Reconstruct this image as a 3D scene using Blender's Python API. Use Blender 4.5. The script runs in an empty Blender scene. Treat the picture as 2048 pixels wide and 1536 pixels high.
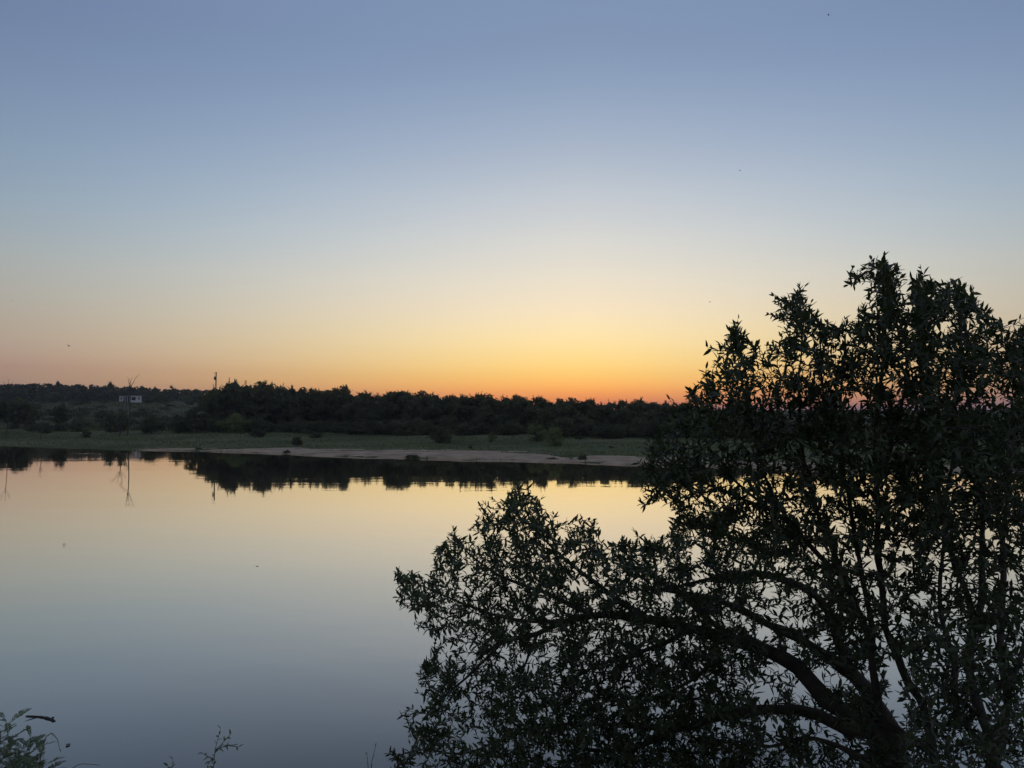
import bpy, math, random
import numpy as np
from mathutils import Vector, Matrix

random.seed(7)
rng = np.random.default_rng(11)
scene = bpy.context.scene
col = scene.collection

# ------------------------------------------------------------------ camera
FPX = 1538.0                       # focal length in pixels of the 2048 px wide photograph
CAMZ = 5.0                         # eye height above the river
PITCH = math.atan(62.0 / FPX)      # horizon lies 62 px below the picture centre
cam_data = bpy.data.cameras.new('camera')
cam_data.sensor_width = 36.0
cam_data.lens = 36.0 * FPX / 2048.0
cam_data.clip_start = 0.05
cam_data.clip_end = 12000.0
cam = bpy.data.objects.new('camera', cam_data)
col.objects.link(cam)
cam.location = (0, 0, CAMZ)
cam.rotation_euler = (math.radians(90) + PITCH, 0, 0)
scene.camera = cam

# ------------------------------------------------------------------ world: dusk sky, the sun has set (no direct sun light)
SUN_AZ = math.radians(5.0)         # right of the view axis
world = bpy.data.worlds.new('World')
scene.world = world
world.use_nodes = True
wt = world.node_tree
wn, wl = wt.nodes, wt.links
bg = wn['Background']
sky = wn.new('ShaderNodeTexSky')
sky.sky_type = 'NISHITA'
sky.sun_disc = False
sky.sun_elevation = math.radians(-3.0)
sky.sun_rotation = SUN_AZ
sky.air_density = 1.0
sky.dust_density = 1.0
sky.ozone_density = 1.0


def wmath(op, a, b=None, c=None, clamp=False):
    n = wn.new('ShaderNodeMath')
    n.operation = op
    n.use_clamp = clamp
    for i, v in enumerate((a, b, c)):
        if v is None:
            continue
        if isinstance(v, (int, float)):
            n.inputs[i].default_value = v
        else:
            wl.new(v, n.inputs[i])
    return n.outputs[0]


def wramp(fac, stops):
    r = wn.new('ShaderNodeValToRGB')
    cr = r.color_ramp
    cr.interpolation = 'B_SPLINE' if False else 'LINEAR'
    while len(cr.elements) < len(stops):
        cr.elements.new(0.5)
    for e, (p, c) in zip(cr.elements, stops):
        e.position = p / 36.0
        e.color = (c[0], c[1], c[2], 1)
    wl.new(fac, r.inputs[0])
    return r.outputs[0]


def wmix(kind, fac, a, b):
    m = wn.new('ShaderNodeMix')
    m.data_type = 'RGBA'
    m.blend_type = kind
    m.clamp_factor = True
    if isinstance(fac, (int, float)):
        m.inputs[0].default_value = fac
    else:
        wl.new(fac, m.inputs[0])
    wl.new(a, m.inputs[6])
    wl.new(b, m.inputs[7])
    return m.outputs[2]


tc = wn.new('ShaderNodeTexCoord')
sep = wn.new('ShaderNodeSeparateXYZ')
wl.new(tc.outputs['Generated'], sep.inputs[0])
elev = wmath('DIVIDE', wmath('ARCSINE', sep.outputs[2]), math.radians(36), clamp=True)
az = wmath('ABSOLUTE', wmath('SUBTRACT', wmath('ARCTAN2', sep.outputs[0], sep.outputs[1]), SUN_AZ))
side = wn.new('ShaderNodeMapRange')
side.interpolation_type = 'SMOOTHSTEP'
side.inputs['From Min'].default_value = math.radians(-6)
side.inputs['From Max'].default_value = math.radians(44)
wl.new(az, side.inputs['Value'])
# aerosol extinction of the sunset sky, towards the sun and away from it, by elevation
K = 1 / 1.5
G_SUN = [(0, (1.2, 1.2, .7)), (1.5, (.90, .80, .72)), (3, (.80, .80, .66)), (4.5, (.85, .81, .67)), (6, (.95, .85, .71)),
         (8, (1.07, .906, .782)), (10, (1.15, .98, .84)), (13, (1.21, 1.07, .936)), (16, (1.185, 1.096, 1.005)), (20, (1.04, 1.046, 1.038)),
         (24, (.889, .988, 1.054)), (28, (.825, .938, 1.043))]
G_OFF = [(0, (.72, 1.05, .8)), (1.5, (.46, .66, .8)), (3, (.45, .50, .8)), (4.5, (.513, .539, .80)), (6, (.571, .584, .743)),
         (8, (.643, .668, .757)), (10, (.704, .754, .819)), (13, (.707, .824, .92)), (16, (.707, .853, .973)), (20, (.706, .856, 1.018)),
         (24, (.704, .84, 1.035)), (28, (.78, .91, 1.12))]
# light scattered more than once: fills the lowest sky, and the side away from the sun
F_LOW = [(0, (.0, .004, .032)), (1.5, (.0, .002, .022)), (3, (.0, .0, .006)), (4.5, (0, 0, 0))]
F_LOWOFF = [(0, (.0, .02, .070)), (1.5, (.0, .008, .062)), (3, (.0, .0, .034)), (5, (0, 0, .006)), (7, (0, 0, 0))]
F_BACK = [(0, (.046, .052, .066)), (8, (.052, .056, .068)), (20, (.044, .048, .060)), (36, (.026, .030, .040))]
F_UP = [(0, (0, 0, 0)), (26, (0, 0, 0)), (31, (.010, .013, .018)), (36, (.024, .031, .043))]


def scaled(st, f):
    return [(p, tuple(v * f for v in c)) for p, c in st]


back = wn.new('ShaderNodeMapRange')
back.interpolation_type = 'SMOOTHSTEP'
back.inputs['From Min'].default_value = math.radians(45)
back.inputs['From Max'].default_value = math.radians(125)
wl.new(wmath('MINIMUM', az, wmath('SUBTRACT', 2 * math.pi, az)), back.inputs['Value'])
gain = wmix('MIX', side.outputs[0], wramp(elev, scaled(G_SUN, K)), wramp(elev, scaled(G_OFF, K)))
lit = wmix('MULTIPLY', 1.0, sky.outputs[0], gain)
vsc = wn.new('ShaderNodeVectorMath')
vsc.operation = 'SCALE'
vsc.inputs['Scale'].default_value = 1 / K
wl.new(lit, vsc.inputs[0])
low = wmix('MIX', side.outputs[0], wramp(elev, F_LOW), wramp(elev, F_LOWOFF))
lit = wmix('ADD', 1.0, vsc.outputs[0], low)
lit = wmix('ADD', back.outputs[0], lit, wramp(elev, F_BACK))
lit = wmix('ADD', 1.0, lit, wramp(elev, F_UP))
wl.new(lit, bg.inputs[0])
bg.inputs[1].default_value = 0.15

# ------------------------------------------------------------------ exposure
vs = scene.view_settings
vs.view_transform = 'Standard'
vs.look = 'None'
vs.exposure = 4.25
vs.gamma = 1.0
vs.use_curve_mapping = False
scene.cycles.use_denoising = True
scene.cycles.max_bounces = 8
scene.cycles.transparent_max_bounces = 8


# ================================================================== helpers
def tag(o, label=None, cat=None, group=None, kind=None):
    if label:
        o['label'] = label
    if cat:
        o['category'] = cat
    if group:
        o['group'] = group
    if kind:
        o['kind'] = kind
    return o


def empty(name, loc, rz=0.0):
    o = bpy.data.objects.new(name, None)
    o.empty_display_size = 0.2
    col.objects.link(o)
    o.location = loc
    o.rotation_euler = (0, 0, rz)
    return o


def np_mesh(name, V, F, mat=None, smooth=False, attr=None):
    """V (n,3); F either (m,3)/(m,4) array or list of polygons."""
    me = bpy.data.meshes.new(name)
    V = np.asarray(V, dtype=np.float32)
    if isinstance(F, np.ndarray):
        m, kk = F.shape
        me.vertices.add(len(V))
        me.vertices.foreach_set('co', V.ravel())
        me.loops.add(m * kk)
        me.loops.foreach_set('vertex_index', F.astype(np.int32).ravel())
        me.polygons.add(m)
        me.polygons.foreach_set('loop_start', np.arange(0, m * kk, kk, dtype=np.int32))
        me.update(calc_edges=True)
    else:
        me.from_pydata(V.tolist(), [], F)
    if smooth:
        me.polygons.foreach_set('use_smooth', np.ones(len(me.polygons), dtype=bool))
    if attr is not None:
        a = me.attributes.new('tint', 'FLOAT', 'POINT')
        a.data.foreach_set('value', np.asarray(attr, dtype=np.float32))
    me.validate()
    if mat:
        me.materials.append(mat)
    return me


def link(name, me, parent=None, loc=None):
    o = bpy.data.objects.new(name, me)
    col.objects.link(o)
    if parent:
        o.parent = parent
    if loc is not None:
        o.location = loc
    return o


class MB:
    """collects triangles/quads (quads only stored as quads) for one mesh"""

    def __init__(self):
        self.v, self.f, self.n = [], [], 0

    def add(self, V, F):
        self.v.append(np.asarray(V, dtype=float))
        self.f += [tuple(int(i) + self.n for i in f) for f in F]
        self.n += len(V)

    def box(self, c, s, rz=0.0):
        x, y, z = [d / 2 for d in s]
        V = np.array([(-x, -y, -z), (x, -y, -z), (x, y, -z), (-x, y, -z), (-x, -y, z), (x, -y, z), (x, y, z), (-x, y, z)])
        if rz:
            ca, sa = math.cos(rz), math.sin(rz)
            V = V @ np.array([[ca, sa, 0], [-sa, ca, 0], [0, 0, 1]])
        self.add(V + np.array(c), [(0, 3, 2, 1), (4, 5, 6, 7), (0, 1, 5, 4), (1, 2, 6, 5), (2, 3, 7, 6), (3, 0, 4, 7)])

    def tube(self, pts, rad, sides=6, cap=True):
        pts = np.asarray(pts, dtype=float)
        n = len(pts)
        rad = np.broadcast_to(np.asarray(rad, dtype=float), (n,))
        tan = np.gradient(pts, axis=0)
        tan /= np.linalg.norm(tan, axis=1)[:, None] + 1e-9
        u = np.cross(tan[0], (0.31, 0.2, 0.93))
        if np.linalg.norm(u) < 1e-3:
            u = np.cross(tan[0], (1, 0, 0))
        u /= np.linalg.norm(u)
        ang = np.arange(sides) * 2 * math.pi / sides
        V = []
        for i in range(n):
            u = u - tan[i] * np.dot(u, tan[i])
            u /= np.linalg.norm(u) + 1e-9
            w = np.cross(tan[i], u)
            V.append(pts[i] + rad[i] * (np.cos(ang)[:, None] * u + np.sin(ang)[:, None] * w))
        F = []
        for i in range(n - 1):
            for j in range(sides):
                a, b = i * sides + j, i * sides + (j + 1) % sides
                F.append((a, b, b + sides, a + sides))
        if cap:
            F.append(tuple(range(sides - 1, -1, -1)))
            F.append(tuple((n - 1) * sides + j for j in range(sides)))
        self.add(np.vstack(V), F)

    def mesh(self, name, mat, smooth=False):
        return np_mesh(name, np.vstack(self.v), self.f, mat, smooth)

    def build(self, name, mat, parent=None, smooth=False):
        return link(name, self.mesh(name, mat, smooth), parent)


ST, CT = math.sin(PITCH), math.cos(PITCH)


def P(px, py, Y):
    """point at forward distance Y seen at photograph pixel (px, py)"""
    dx, dy = (px - 1024) / FPX, (768 - py) / FPX
    v = np.array([dx, CT - dy * ST, ST + dy * CT])
    return np.array([0, 0, CAMZ]) + v * (Y / v[1])


def smooth01(x, a, b):
    t = np.clip((np.asarray(x, dtype=float) - a) / (b - a), 0, 1)
    return t * t * (3 - 2 * t)


def wob(x, y, f=1.0, seed=0.0):
    x = np.asarray(x, dtype=float) * f + seed * 3.1
    y = np.asarray(y, dtype=float) * f - seed * 1.7
    return (np.sin(x + 1.9 * np.sin(y * .7 + seed)) + np.sin(y * 1.3 + 1.4 * np.sin(x * .83)) +
            .6 * np.sin(x * 2.3 + y * 1.9 + 1.1 * np.sin(y * 1.7)) + .5 * np.sin(x * 3.7 - y * 2.9 + 2 * np.sin(x * 1.1))) / 3.1


def shore(X):
    X = np.asarray(X, dtype=float)
    b = np.interp(X, [-1500, -600, -83, -34, -7, 14, 41, 70, 120, 1500], [720, 382, 124, 101, 86.5, 76, 65, 58, 52, 40])
    return b + .9 * np.sin(X / 7.3 + .6) + .45 * np.sin(X / 2.7) + .25 * np.sin(X / 1.1 + 2)


def s_of(X, Y):
    return (np.asarray(Y, dtype=float) - shore(X)) * .894


def terr(X, Y):
    X = np.asarray(X, dtype=float)
    s = s_of(X, Y)
    z = np.interp(s, [-60, -8, 0, 1.2, 4, 16, 45, 100, 250, 600, 1500, 6000], [-4, -.7, -.02, .12, .26, .68, 1.6, 3.4, 6.5, 9, 10, 10])
    left = smooth01(-X, 60, 190)
    z = z + left * np.interp(s, [50, 145, 260], [0, 6.2, 7.0])
    z = z + smooth01(-X, 120, 260) * np.interp(s, [230, 420, 600, 1100], [0, 8.5, 10.5, 8])
    amp = np.interp(s, [0, 3, 15, 60, 300], [0, .03, .10, .35, .8])
    return z + amp * wob(X, Y, .12, 1) + .35 * amp * wob(X, Y, .55, 2)


def ground_at(px, py, y0=45.0, y1=900.0):
    """where the line of sight through a photograph pixel meets the far bank"""
    Y = np.concatenate([np.arange(y0, 300, .5), np.arange(300, y1, 2)])
    d = P(px, py, 1.0) - np.array([0, 0, CAMZ])
    X = d[0] * Y
    Z = CAMZ + d[2] * Y
    hit = np.nonzero((Z <= terr(X, Y)) & (terr(X, Y) > -.05))[0]
    i = hit[0] if len(hit) else len(Y) - 1
    return np.array([X[i], Y[i], float(terr(X[i], Y[i]))])


def near_z(X, Y):
    z = np.interp(Y, [-60, -4, 1.2, 2.2, 4.2, 6.4, 8.2, 12], [3.6, 3.5, 3.4, 2.95, 2.05, .85, -.02, -1.5])
    return z + .06 * wob(X, Y, 1.3, 4) + .03 * wob(X, Y, 4.1, 5)


# ================================================================== materials
def mat(name):
    m = bpy.data.materials.new(name)
    m.use_nodes = True
    nt = m.node_tree
    return m, nt, nt.nodes, nt.links, nt.nodes['Principled BSDF']


def noise_col(nodes, links, coord, scale, stops, detail=6, rough=.6):
    t = nodes.new('ShaderNodeTexNoise')
    t.inputs['Scale'].default_value = scale
    t.inputs['Detail'].default_value = detail
    t.inputs['Roughness'].default_value = rough
    links.new(coord, t.inputs['Vector'])
    r = nodes.new('ShaderNodeValToRGB')
    while len(r.color_ramp.elements) < len(stops):
        r.color_ramp.elements.new(.5)
    for e, (p, c) in zip(r.color_ramp.elements, stops):
        e.position = p
        e.color = (*c, 1)
    links.new(t.outputs['Fac'], r.inputs[0])
    return r.outputs[0], t.outputs['Fac']


def mixc(nodes, links, kind, fac, a, b):
    m = nodes.new('ShaderNodeMix')
    m.data_type = 'RGBA'
    m.blend_type = kind
    if isinstance(fac, (int, float)):
        m.inputs[0].default_value = fac
    else:
        links.new(fac, m.inputs[0])
    for sock, v in ((m.inputs[6], a), (m.inputs[7], b)):
        if isinstance(v, tuple):
            sock.default_value = (*v, 1)
        else:
            links.new(v, sock)
    return m.outputs[2]


def leaf_material(name, dark, light, trans=.25, rough=.55, use_attr=False):
    m, nt, N, L, bs = mat(name)
    if use_attr:
        a = N.new('ShaderNodeAttribute')
        a.attribute_name = 'tint'
        rnd = a.outputs['Fac']
        oi = N.new('ShaderNodeObjectInfo')
        mm = N.new('ShaderNodeMath')
        mm.operation = 'ADD'
        L.new(rnd, mm.inputs[0])
        L.new(oi.outputs['Random'], mm.inputs[1])
        fr = N.new('ShaderNodeMath')
        fr.operation = 'FRACT'
        L.new(mm.outputs[0], fr.inputs[0])
        rnd = fr.outputs[0]
    else:
        oi = N.new('ShaderNodeObjectInfo')
        rnd = oi.outputs['Random']
    c = mixc(N, L, 'MIX', rnd, dark, light)
    geo = N.new('ShaderNodeNewGeometry')
    v, _ = noise_col(N, L, geo.outputs['Position'], 1.1, [(.35, (.75, .75, .75)), (.65, (1.25, 1.25, 1.2))], 3)
    c = mixc(N, L, 'MULTIPLY', 1.0, c, v)
    L.new(c, bs.inputs['Base Color'])
    bs.inputs['Roughness'].default_value = rough
    bs.inputs['Specular IOR Level'].default_value = .35
    tr = N.new('ShaderNodeBsdfTranslucent')
    L.new(mixc(N, L, 'MULTIPLY', 1.0, c, (.9, 1.0, .5)), tr.inputs[0])
    ms = N.new('ShaderNodeMixShader')
    ms.inputs[0].default_value = trans
    L.new(bs.outputs[0], ms.inputs[1])
    L.new(tr.outputs[0], ms.inputs[2])
    L.new(ms.outputs[0], N['Material Output'].inputs['Surface'])
    return m


def plain(name, stops, scale, rough=.85, bump=0.0, bscale=None, coord='Object', spec=.3):
    m, nt, N, L, bs = mat(name)
    t = N.new('ShaderNodeTexCoord')
    c, f = noise_col(N, L, t.outputs[coord], scale, stops)
    L.new(c, bs.inputs['Base Color'])
    bs.inputs['Roughness'].default_value = rough
    bs.inputs['Specular IOR Level'].default_value = spec
    if bump:
        b = N.new('ShaderNodeBump')
        b.inputs['Strength'].default_value = 1.0
        b.inputs['Distance'].default_value = bump
        _, f2 = noise_col(N, L, t.outputs[coord], bscale or scale * 3, [(0, (0, 0, 0)), (1, (1, 1, 1))])
        L.new(f2, b.inputs['Height'])
        L.new(b.outputs[0], bs.inputs['Normal'])
    return m


M = {}
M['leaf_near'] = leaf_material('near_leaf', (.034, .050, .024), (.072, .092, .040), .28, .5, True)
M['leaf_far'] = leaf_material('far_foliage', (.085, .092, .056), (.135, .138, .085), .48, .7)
M['leaf_pale'] = leaf_material('pale_foliage', (.16, .18, .085), (.20, .22, .105), .45, .7)
M['leaf_scrub'] = leaf_material('scrub_foliage', (.065, .074, .046), (.115, .12, .070), .38, .75)
M['leaf_ridge'] = leaf_material('ridge_foliage', (.030, .038, .026), (.045, .054, .036), .3, .8)
M['leaf_weed'] = leaf_material('weed_leaf', (.10, .13, .07), (.15, .19, .10), .3, .5, True)
M['bark'] = plain('dark_bark', [(.3, (.035, .028, .022)), (.7, (.085, .07, .055))], 9, .9, .006, 40)
M['bark_pale'] = plain('pale_bark', [(.3, (.07, .063, .055)), (.7, (.16, .145, .125))], 11, .9, .004, 55)
M['bark_far'] = plain('far_bark', [(.3, (.05, .042, .035)), (.7, (.10, .085, .07))], 3, .95)
M['dead'] = plain('dead_wood', [(.3, (.045, .04, .036)), (.7, (.085, .075, .066))], 3, .95)
M['stick'] = plain('wet_wood', [(.3, (.015, .012, .012)), (.7, (.04, .033, .03))], 20, .6, .003, 60)
M['pole'] = plain('pole_wood', [(.3, (.07, .05, .04)), (.7, (.12, .09, .07))], 3, .9)
M['metal'] = plain('grey_metal', [(.3, (.18, .18, .18)), (.7, (.28, .28, .28))], 3, .5)
M['sand'] = plain('river_sand', [(.30, (.20, .137, .092)), (.5, (.37, .262, .172)), (.72, (.47, .345, .23))], .45, .95, .12, 1.3)
M['siding'] = plain('white_siding', [(.3, (.55, .55, .52)), (.7, (.70, .70, .66))], .8, .7)
M['roof'] = plain('tin_roof', [(.3, (.28, .28, .28)), (.7, (.40, .40, .39))], .8, .6)
M['dark_glass'] = plain('dark_window', [(.3, (.015, .018, .02)), (.7, (.03, .033, .035))], .6, .15, spec=.5)
M['door'] = plain('dull_door', [(.3, (.08, .075, .07)), (.7, (.13, .12, .11))], .8, .7)
M['insect'] = plain('insect_body', [(.3, (.02, .02, .02)), (.7, (.05, .045, .04))], 60, .5)
M['wing'] = plain('insect_wing', [(.3, (.10, .10, .10)), (.7, (.18, .17, .16))], 60, .4)
M['feather'] = plain('dark_feather', [(.3, (.03, .03, .03)), (.7, (.07, .06, .06))], 9, .8)
M['straw'] = plain('dry_stem', [(.3, (.10, .09, .06)), (.7, (.17, .15, .10))], 8, .8)


def ground_material(name, hill=True):
    m, nt, N, L, bs = mat(name)
    t = N.new('ShaderNodeTexCoord')
    big, _ = noise_col(N, L, t.outputs['Object'], .05, [(.34, (.048, .064, .026)), (.50, (.105, .118, .052)), (.66, (.165, .150, .085))], 5)
    fine, f = noise_col(N, L, t.outputs['Object'], .9, [(.3, (.55, .6, .55)), (.7, (1.3, 1.25, 1.2))], 8, .7)
    hillc, _ = noise_col(N, L, t.outputs['Object'], .11, [(.3, (.052, .060, .036)), (.5, (.078, .085, .050)), (.72, (.125, .115, .075))], 6, .65)
    at_ = N.new('ShaderNodeAttribute')
    at_.attribute_name = 'tint'
    c = mixc(N, L, 'MIX', at_.outputs['Fac'], big, hillc)
    c = mixc(N, L, 'MULTIPLY', 1.0, c, fine)
    L.new(c, bs.inputs['Base Color'])
    bs.inputs['Roughness'].default_value = .95
    bs.inputs['Specular IOR Level'].default_value = .1
    b = N.new('ShaderNodeBump')
    b.inputs['Distance'].default_value = .25
    b.inputs['Strength'].default_value = .8
    L.new(f, b.inputs['Height'])
    L.new(b.outputs[0], bs.inputs['Normal'])
    return m


M['meadow'] = ground_material('meadow')
M['grass'] = leaf_material('grass_blades', (.095, .118, .045), (.14, .155, .065), .35, .8, True)
M['hill_grass'] = leaf_material('hill_grass_blades', (.075, .088, .048), (.155, .150, .090), .4, .85, True)
M['bank'] = plain('bank_soil', [(.3, (.06, .055, .035)), (.7, (.12, .11, .06))], 2.2, .95, .03, 9)


def water_material():
    m, nt, N, L, bs = mat('river_water')
    t = N.new('ShaderNodeTexCoord')
    mp = N.new('ShaderNodeMapping')
    mp.inputs['Scale'].default_value = (.45, 1.0, 1.0)
    mp.inputs['Rotation'].default_value = (0, 0, math.radians(-14))
    L.new(t.outputs['Object'], mp.inputs['Vector'])

    def noise(scale, detail, rough=.5):
        n = N.new('ShaderNodeTexNoise')
        n.inputs['Scale'].default_value = scale
        n.inputs['Detail'].default_value = detail
        n.inputs['Roughness'].default_value = rough
        L.new(mp.outputs[0], n.inputs['Vector'])
        return n.outputs['Fac']

    def mth(op, a, b):
        n = N.new('ShaderNodeMath')
        n.operation = op
        for i, v in enumerate((a, b)):
            if isinstance(v, (int, float)):
                n.inputs[i].default_value = v
            else:
                L.new(v, n.inputs[i])
        return n.outputs[0]
    patch = N.new('ShaderNodeMapRange')
    patch.inputs['From Min'].default_value = .50
    patch.inputs['From Max'].default_value = .72
    patch.inputs['To Min'].default_value = .55
    patch.inputs['To Max'].default_value = 2.0
    L.new(noise(.09, 3), patch.inputs['Value'])
    h = mth('ADD', mth('MULTIPLY', noise(1.1, 3), 1.0), mth('MULTIPLY', noise(.22, 2), 2.2))
    h = mth('MULTIPLY', h, patch.outputs[0])
    b = N.new('ShaderNodeBump')
    b.inputs['Strength'].default_value = 1.0
    b.inputs['Distance'].default_value = .0030
    L.new(h, b.inputs['Height'])
    # shallow brown-green body seen where the surface reflects little
    bs.inputs['Base Color'].default_value = (.034, .036, .032, 1)
    bs.inputs['Roughness'].default_value = .8
    bs.inputs['Specular IOR Level'].default_value = 0
    gl = N.new('ShaderNodeBsdfGlossy')
    gl.inputs['Roughness'].default_value = .025
    gl.inputs['Color'].default_value = (1.0, .95, .865, 1)
    L.new(b.outputs[0], gl.inputs['Normal'])
    lw = N.new('ShaderNodeLayerWeight')
    lw.inputs['Blend'].default_value = .5
    # reflectance by angle of view: weak looking down, near total at grazing angles
    rr = N.new('ShaderNodeValToRGB')
    st = [(0, .03), (.40, .05), (.50, .12), (.60, .255), (.71, .53), (.79, .68), (.88, .88), (1, 1)]
    while len(rr.color_ramp.elements) < len(st):
        rr.color_ramp.elements.new(.5)
    for e, (p, v) in zip(rr.color_ramp.elements, st):
        e.position = p
        e.color = (v, v, v, 1)
    L.new(lw.outputs['Facing'], rr.inputs[0])
    fr = rr.outputs[0]
    ms = N.new('ShaderNodeMixShader')
    L.new(fr, ms.inputs[0])
    L.new(bs.outputs[0], ms.inputs[1])
    L.new(gl.outputs[0], ms.inputs[2])
    L.new(ms.outputs[0], N['Material Output'].inputs['Surface'])
    return m


M['water'] = water_material()


# ================================================================== the setting
def grid_mesh(name, X, Y, Z, material, keep=None, attr=None):
    r, c = X.shape
    V = np.stack([X, Y, Z], -1).reshape(-1, 3)
    i = np.arange((r - 1) * c).reshape(r - 1, c)[:, :-1].ravel()
    F = np.stack([i, i + 1, i + c + 1, i + c], -1)
    if keep is not None:
        F = F[keep.ravel()[F].any(axis=1)]
    return np_mesh(name, V, F, material, True, attr=None if attr is None else attr.ravel())


xs = np.concatenate([np.linspace(-2500, -420, 24)[:-1], np.linspace(-420, -130, 110)[:-1], np.arange(-130, 80, 1.0),
                     np.linspace(80, 400, 50)[1:], np.linspace(400, 2500, 16)[1:]])
ss = np.concatenate([np.linspace(-30, -1, 12), np.arange(-.5, 20, .5), np.arange(20, 70, 1.2), np.linspace(70, 300, 90)[1:],
                     np.linspace(300, 900, 60)[1:], np.linspace(900, 3600, 16)[1:]])
GX, GS = np.meshgrid(xs, ss)
GY = shore(GX) + GS / .894
ground = link('far_bank', grid_mesh('far_bank', GX, GY, terr(GX, GY), M['meadow'], attr=smooth01(GS + 6 * wob(GX, GY, .2, 6), 46, 72)))
tag(ground, kind='structure', label='grassy far river bank rising to scrubby hillside')

# river
wx = np.linspace(-2500, 2500, 9)
wy = np.linspace(-900, 1500, 9)
WX, WY = np.meshgrid(wx, wy)
river = link('river', grid_mesh('river', WX, WY, WX * 0, M['water']))
tag(river, kind='structure', label='calm river mirroring the dusk sky')

# near bank under the camera
nx = np.concatenate([np.linspace(-300, -30, 12)[:-1], np.arange(-30, 30, .5), np.linspace(30, 300, 12)])
ny = np.concatenate([np.linspace(-120, -6, 10)[:-1], np.arange(-6, 10.2, .35)])
NX, NY = np.meshgrid(nx, ny)
nb = link('near_bank', grid_mesh('near_bank', NX, NY, near_z(NX, NY), M['bank']))
tag(nb, kind='structure', label='steep near river bank')

# sand bank: a sheet that rises through the turf along the water
sx = np.arange(-75, 75, .5)
s2 = np.arange(-1.5, 24, .35)
SX, SS = np.meshgrid(sx, s2)
SY = shore(SX) + SS / .894


def sand_width(X):
    return np.interp(X, [-75, -60, -50, -40, -34, -22, -7, 0, 4, 6.5, 9, 14, 30, 75], [0, .2, 1.7, 2.2, 5.2, 7, 10.5, 9.5, 7, 3.2, 8.5, 7, 5.5, 5])


def sand_lift(X, S, Y):
    W = sand_width(X)
    e = np.minimum((S - .15) / 1.2, (W - S) / 2.2)
    e = e + 1.25 * wob(X * .5, Y * 2.2, .55, 7) + .85 * wob(X * .5, Y * 2.6, 1.5, 8)
    e = e - 2.2 * smooth01(1.6 - W, 0, 1.2)
    return .10 * np.clip(e, -1.6, 1.2)


lift = sand_lift(SX, SS, SY)
sand = link('sand_bank', grid_mesh('sand_bank', SX, SY, terr(SX, SY) + lift, M['sand'], keep=(lift > -.05)))
tag(sand, kind='structure', label='pale sand strip along the far waterline')

# short grass of the far meadow
n = 70000
gx = rng.uniform(-120, 60, n)
gs = rng.uniform(.6, 52, n) ** 1.0
gy = shore(gx) + gs / .894
ok = (sand_lift(gx, gs, gy) < -.01) & ((wob(gx * .6, gy * 1.3, .22, 3) + rng.normal(0, .4, n)) > .05)
gx, gy, gs = gx[ok], gy[ok], gs[ok]
gz = terr(gx, gy) - .02
n = len(gx)
ang = rng.uniform(0, math.pi, n)
w = rng.uniform(.05, .14, n)
h = rng.uniform(.05, .20, n) * (1 + .5 * (wob(gx, gy, .8, 9) > .3))
lean = rng.normal(0, .08, (n, 2))
V = np.empty((n, 3, 3))
V[:, 0] = np.stack([gx - w * np.cos(ang), gy - w * np.sin(ang), gz], -1)
V[:, 1] = np.stack([gx + w * np.cos(ang), gy + w * np.sin(ang), gz], -1)
V[:, 2] = np.stack([gx + lean[:, 0], gy + lean[:, 1], gz + h], -1)
gr = link('meadow_grass', np_mesh('meadow_grass', V.reshape(-1, 3), np.arange(n * 3).reshape(-1, 3), M['grass'],
                                  attr=np.repeat(rng.uniform(0, 1, n), 3)))
tag(gr, 'short green grass along the far river bank', 'grass', kind='stuff')

# grass of the near bank, below the picture
n = 9000
gx = rng.uniform(-9, 9, n)
gy = rng.uniform(-3, 6.5, n)
gz = near_z(gx, gy) - .01
h = rng.uniform(.08, .28, n)
top = CAMZ - .47 * gy
h = np.minimum(h, np.maximum(.03, top - gz - .05))
ang = rng.uniform(0, math.pi, n)
w = .004
lean = rng.normal(0, .06, (n, 2))
V = np.empty((n, 3, 3))
V[:, 0] = np.stack([gx - w * np.cos(ang), gy - w * np.sin(ang), gz], -1)
V[:, 1] = np.stack([gx + w * np.cos(ang), gy + w * np.sin(ang), gz], -1)
V[:, 2] = np.stack([gx + lean[:, 0], gy + lean[:, 1], gz + h], -1)
gr = link('bank_grass', np_mesh('bank_grass', V.reshape(-1, 3), np.arange(n * 3).reshape(-1, 3), M['grass'],
                                attr=np.repeat(rng.uniform(0, 1, n), 3)))
tag(gr, 'grass growing on the near bank at the bottom edge', 'grass', kind='stuff')


# ================================================================== far vegetation
def cards(C, size, R, elong=1.6, flat=.0):
    """random leaf-cluster diamonds at centres C"""
    n = len(C)
    a = R.normal(0, 1, (n, 3))
    a[:, 2] += flat
    a /= np.linalg.norm(a, axis=1)[:, None]
    b = np.cross(a, R.normal(0, 1, (n, 3)))
    b /= np.linalg.norm(b, axis=1)[:, None]
    sz = np.broadcast_to(size, (n,))[:, None]
    V = np.empty((n, 4, 3))
    V[:, 0] = C - a * sz * elong * .5
    V[:, 1] = C + b * sz * .5
    V[:, 2] = C + a * sz * elong * .5
    V[:, 3] = C - b * sz * .5
    return V.reshape(-1, 3), np.arange(n * 4).reshape(-1, 4)


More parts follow.
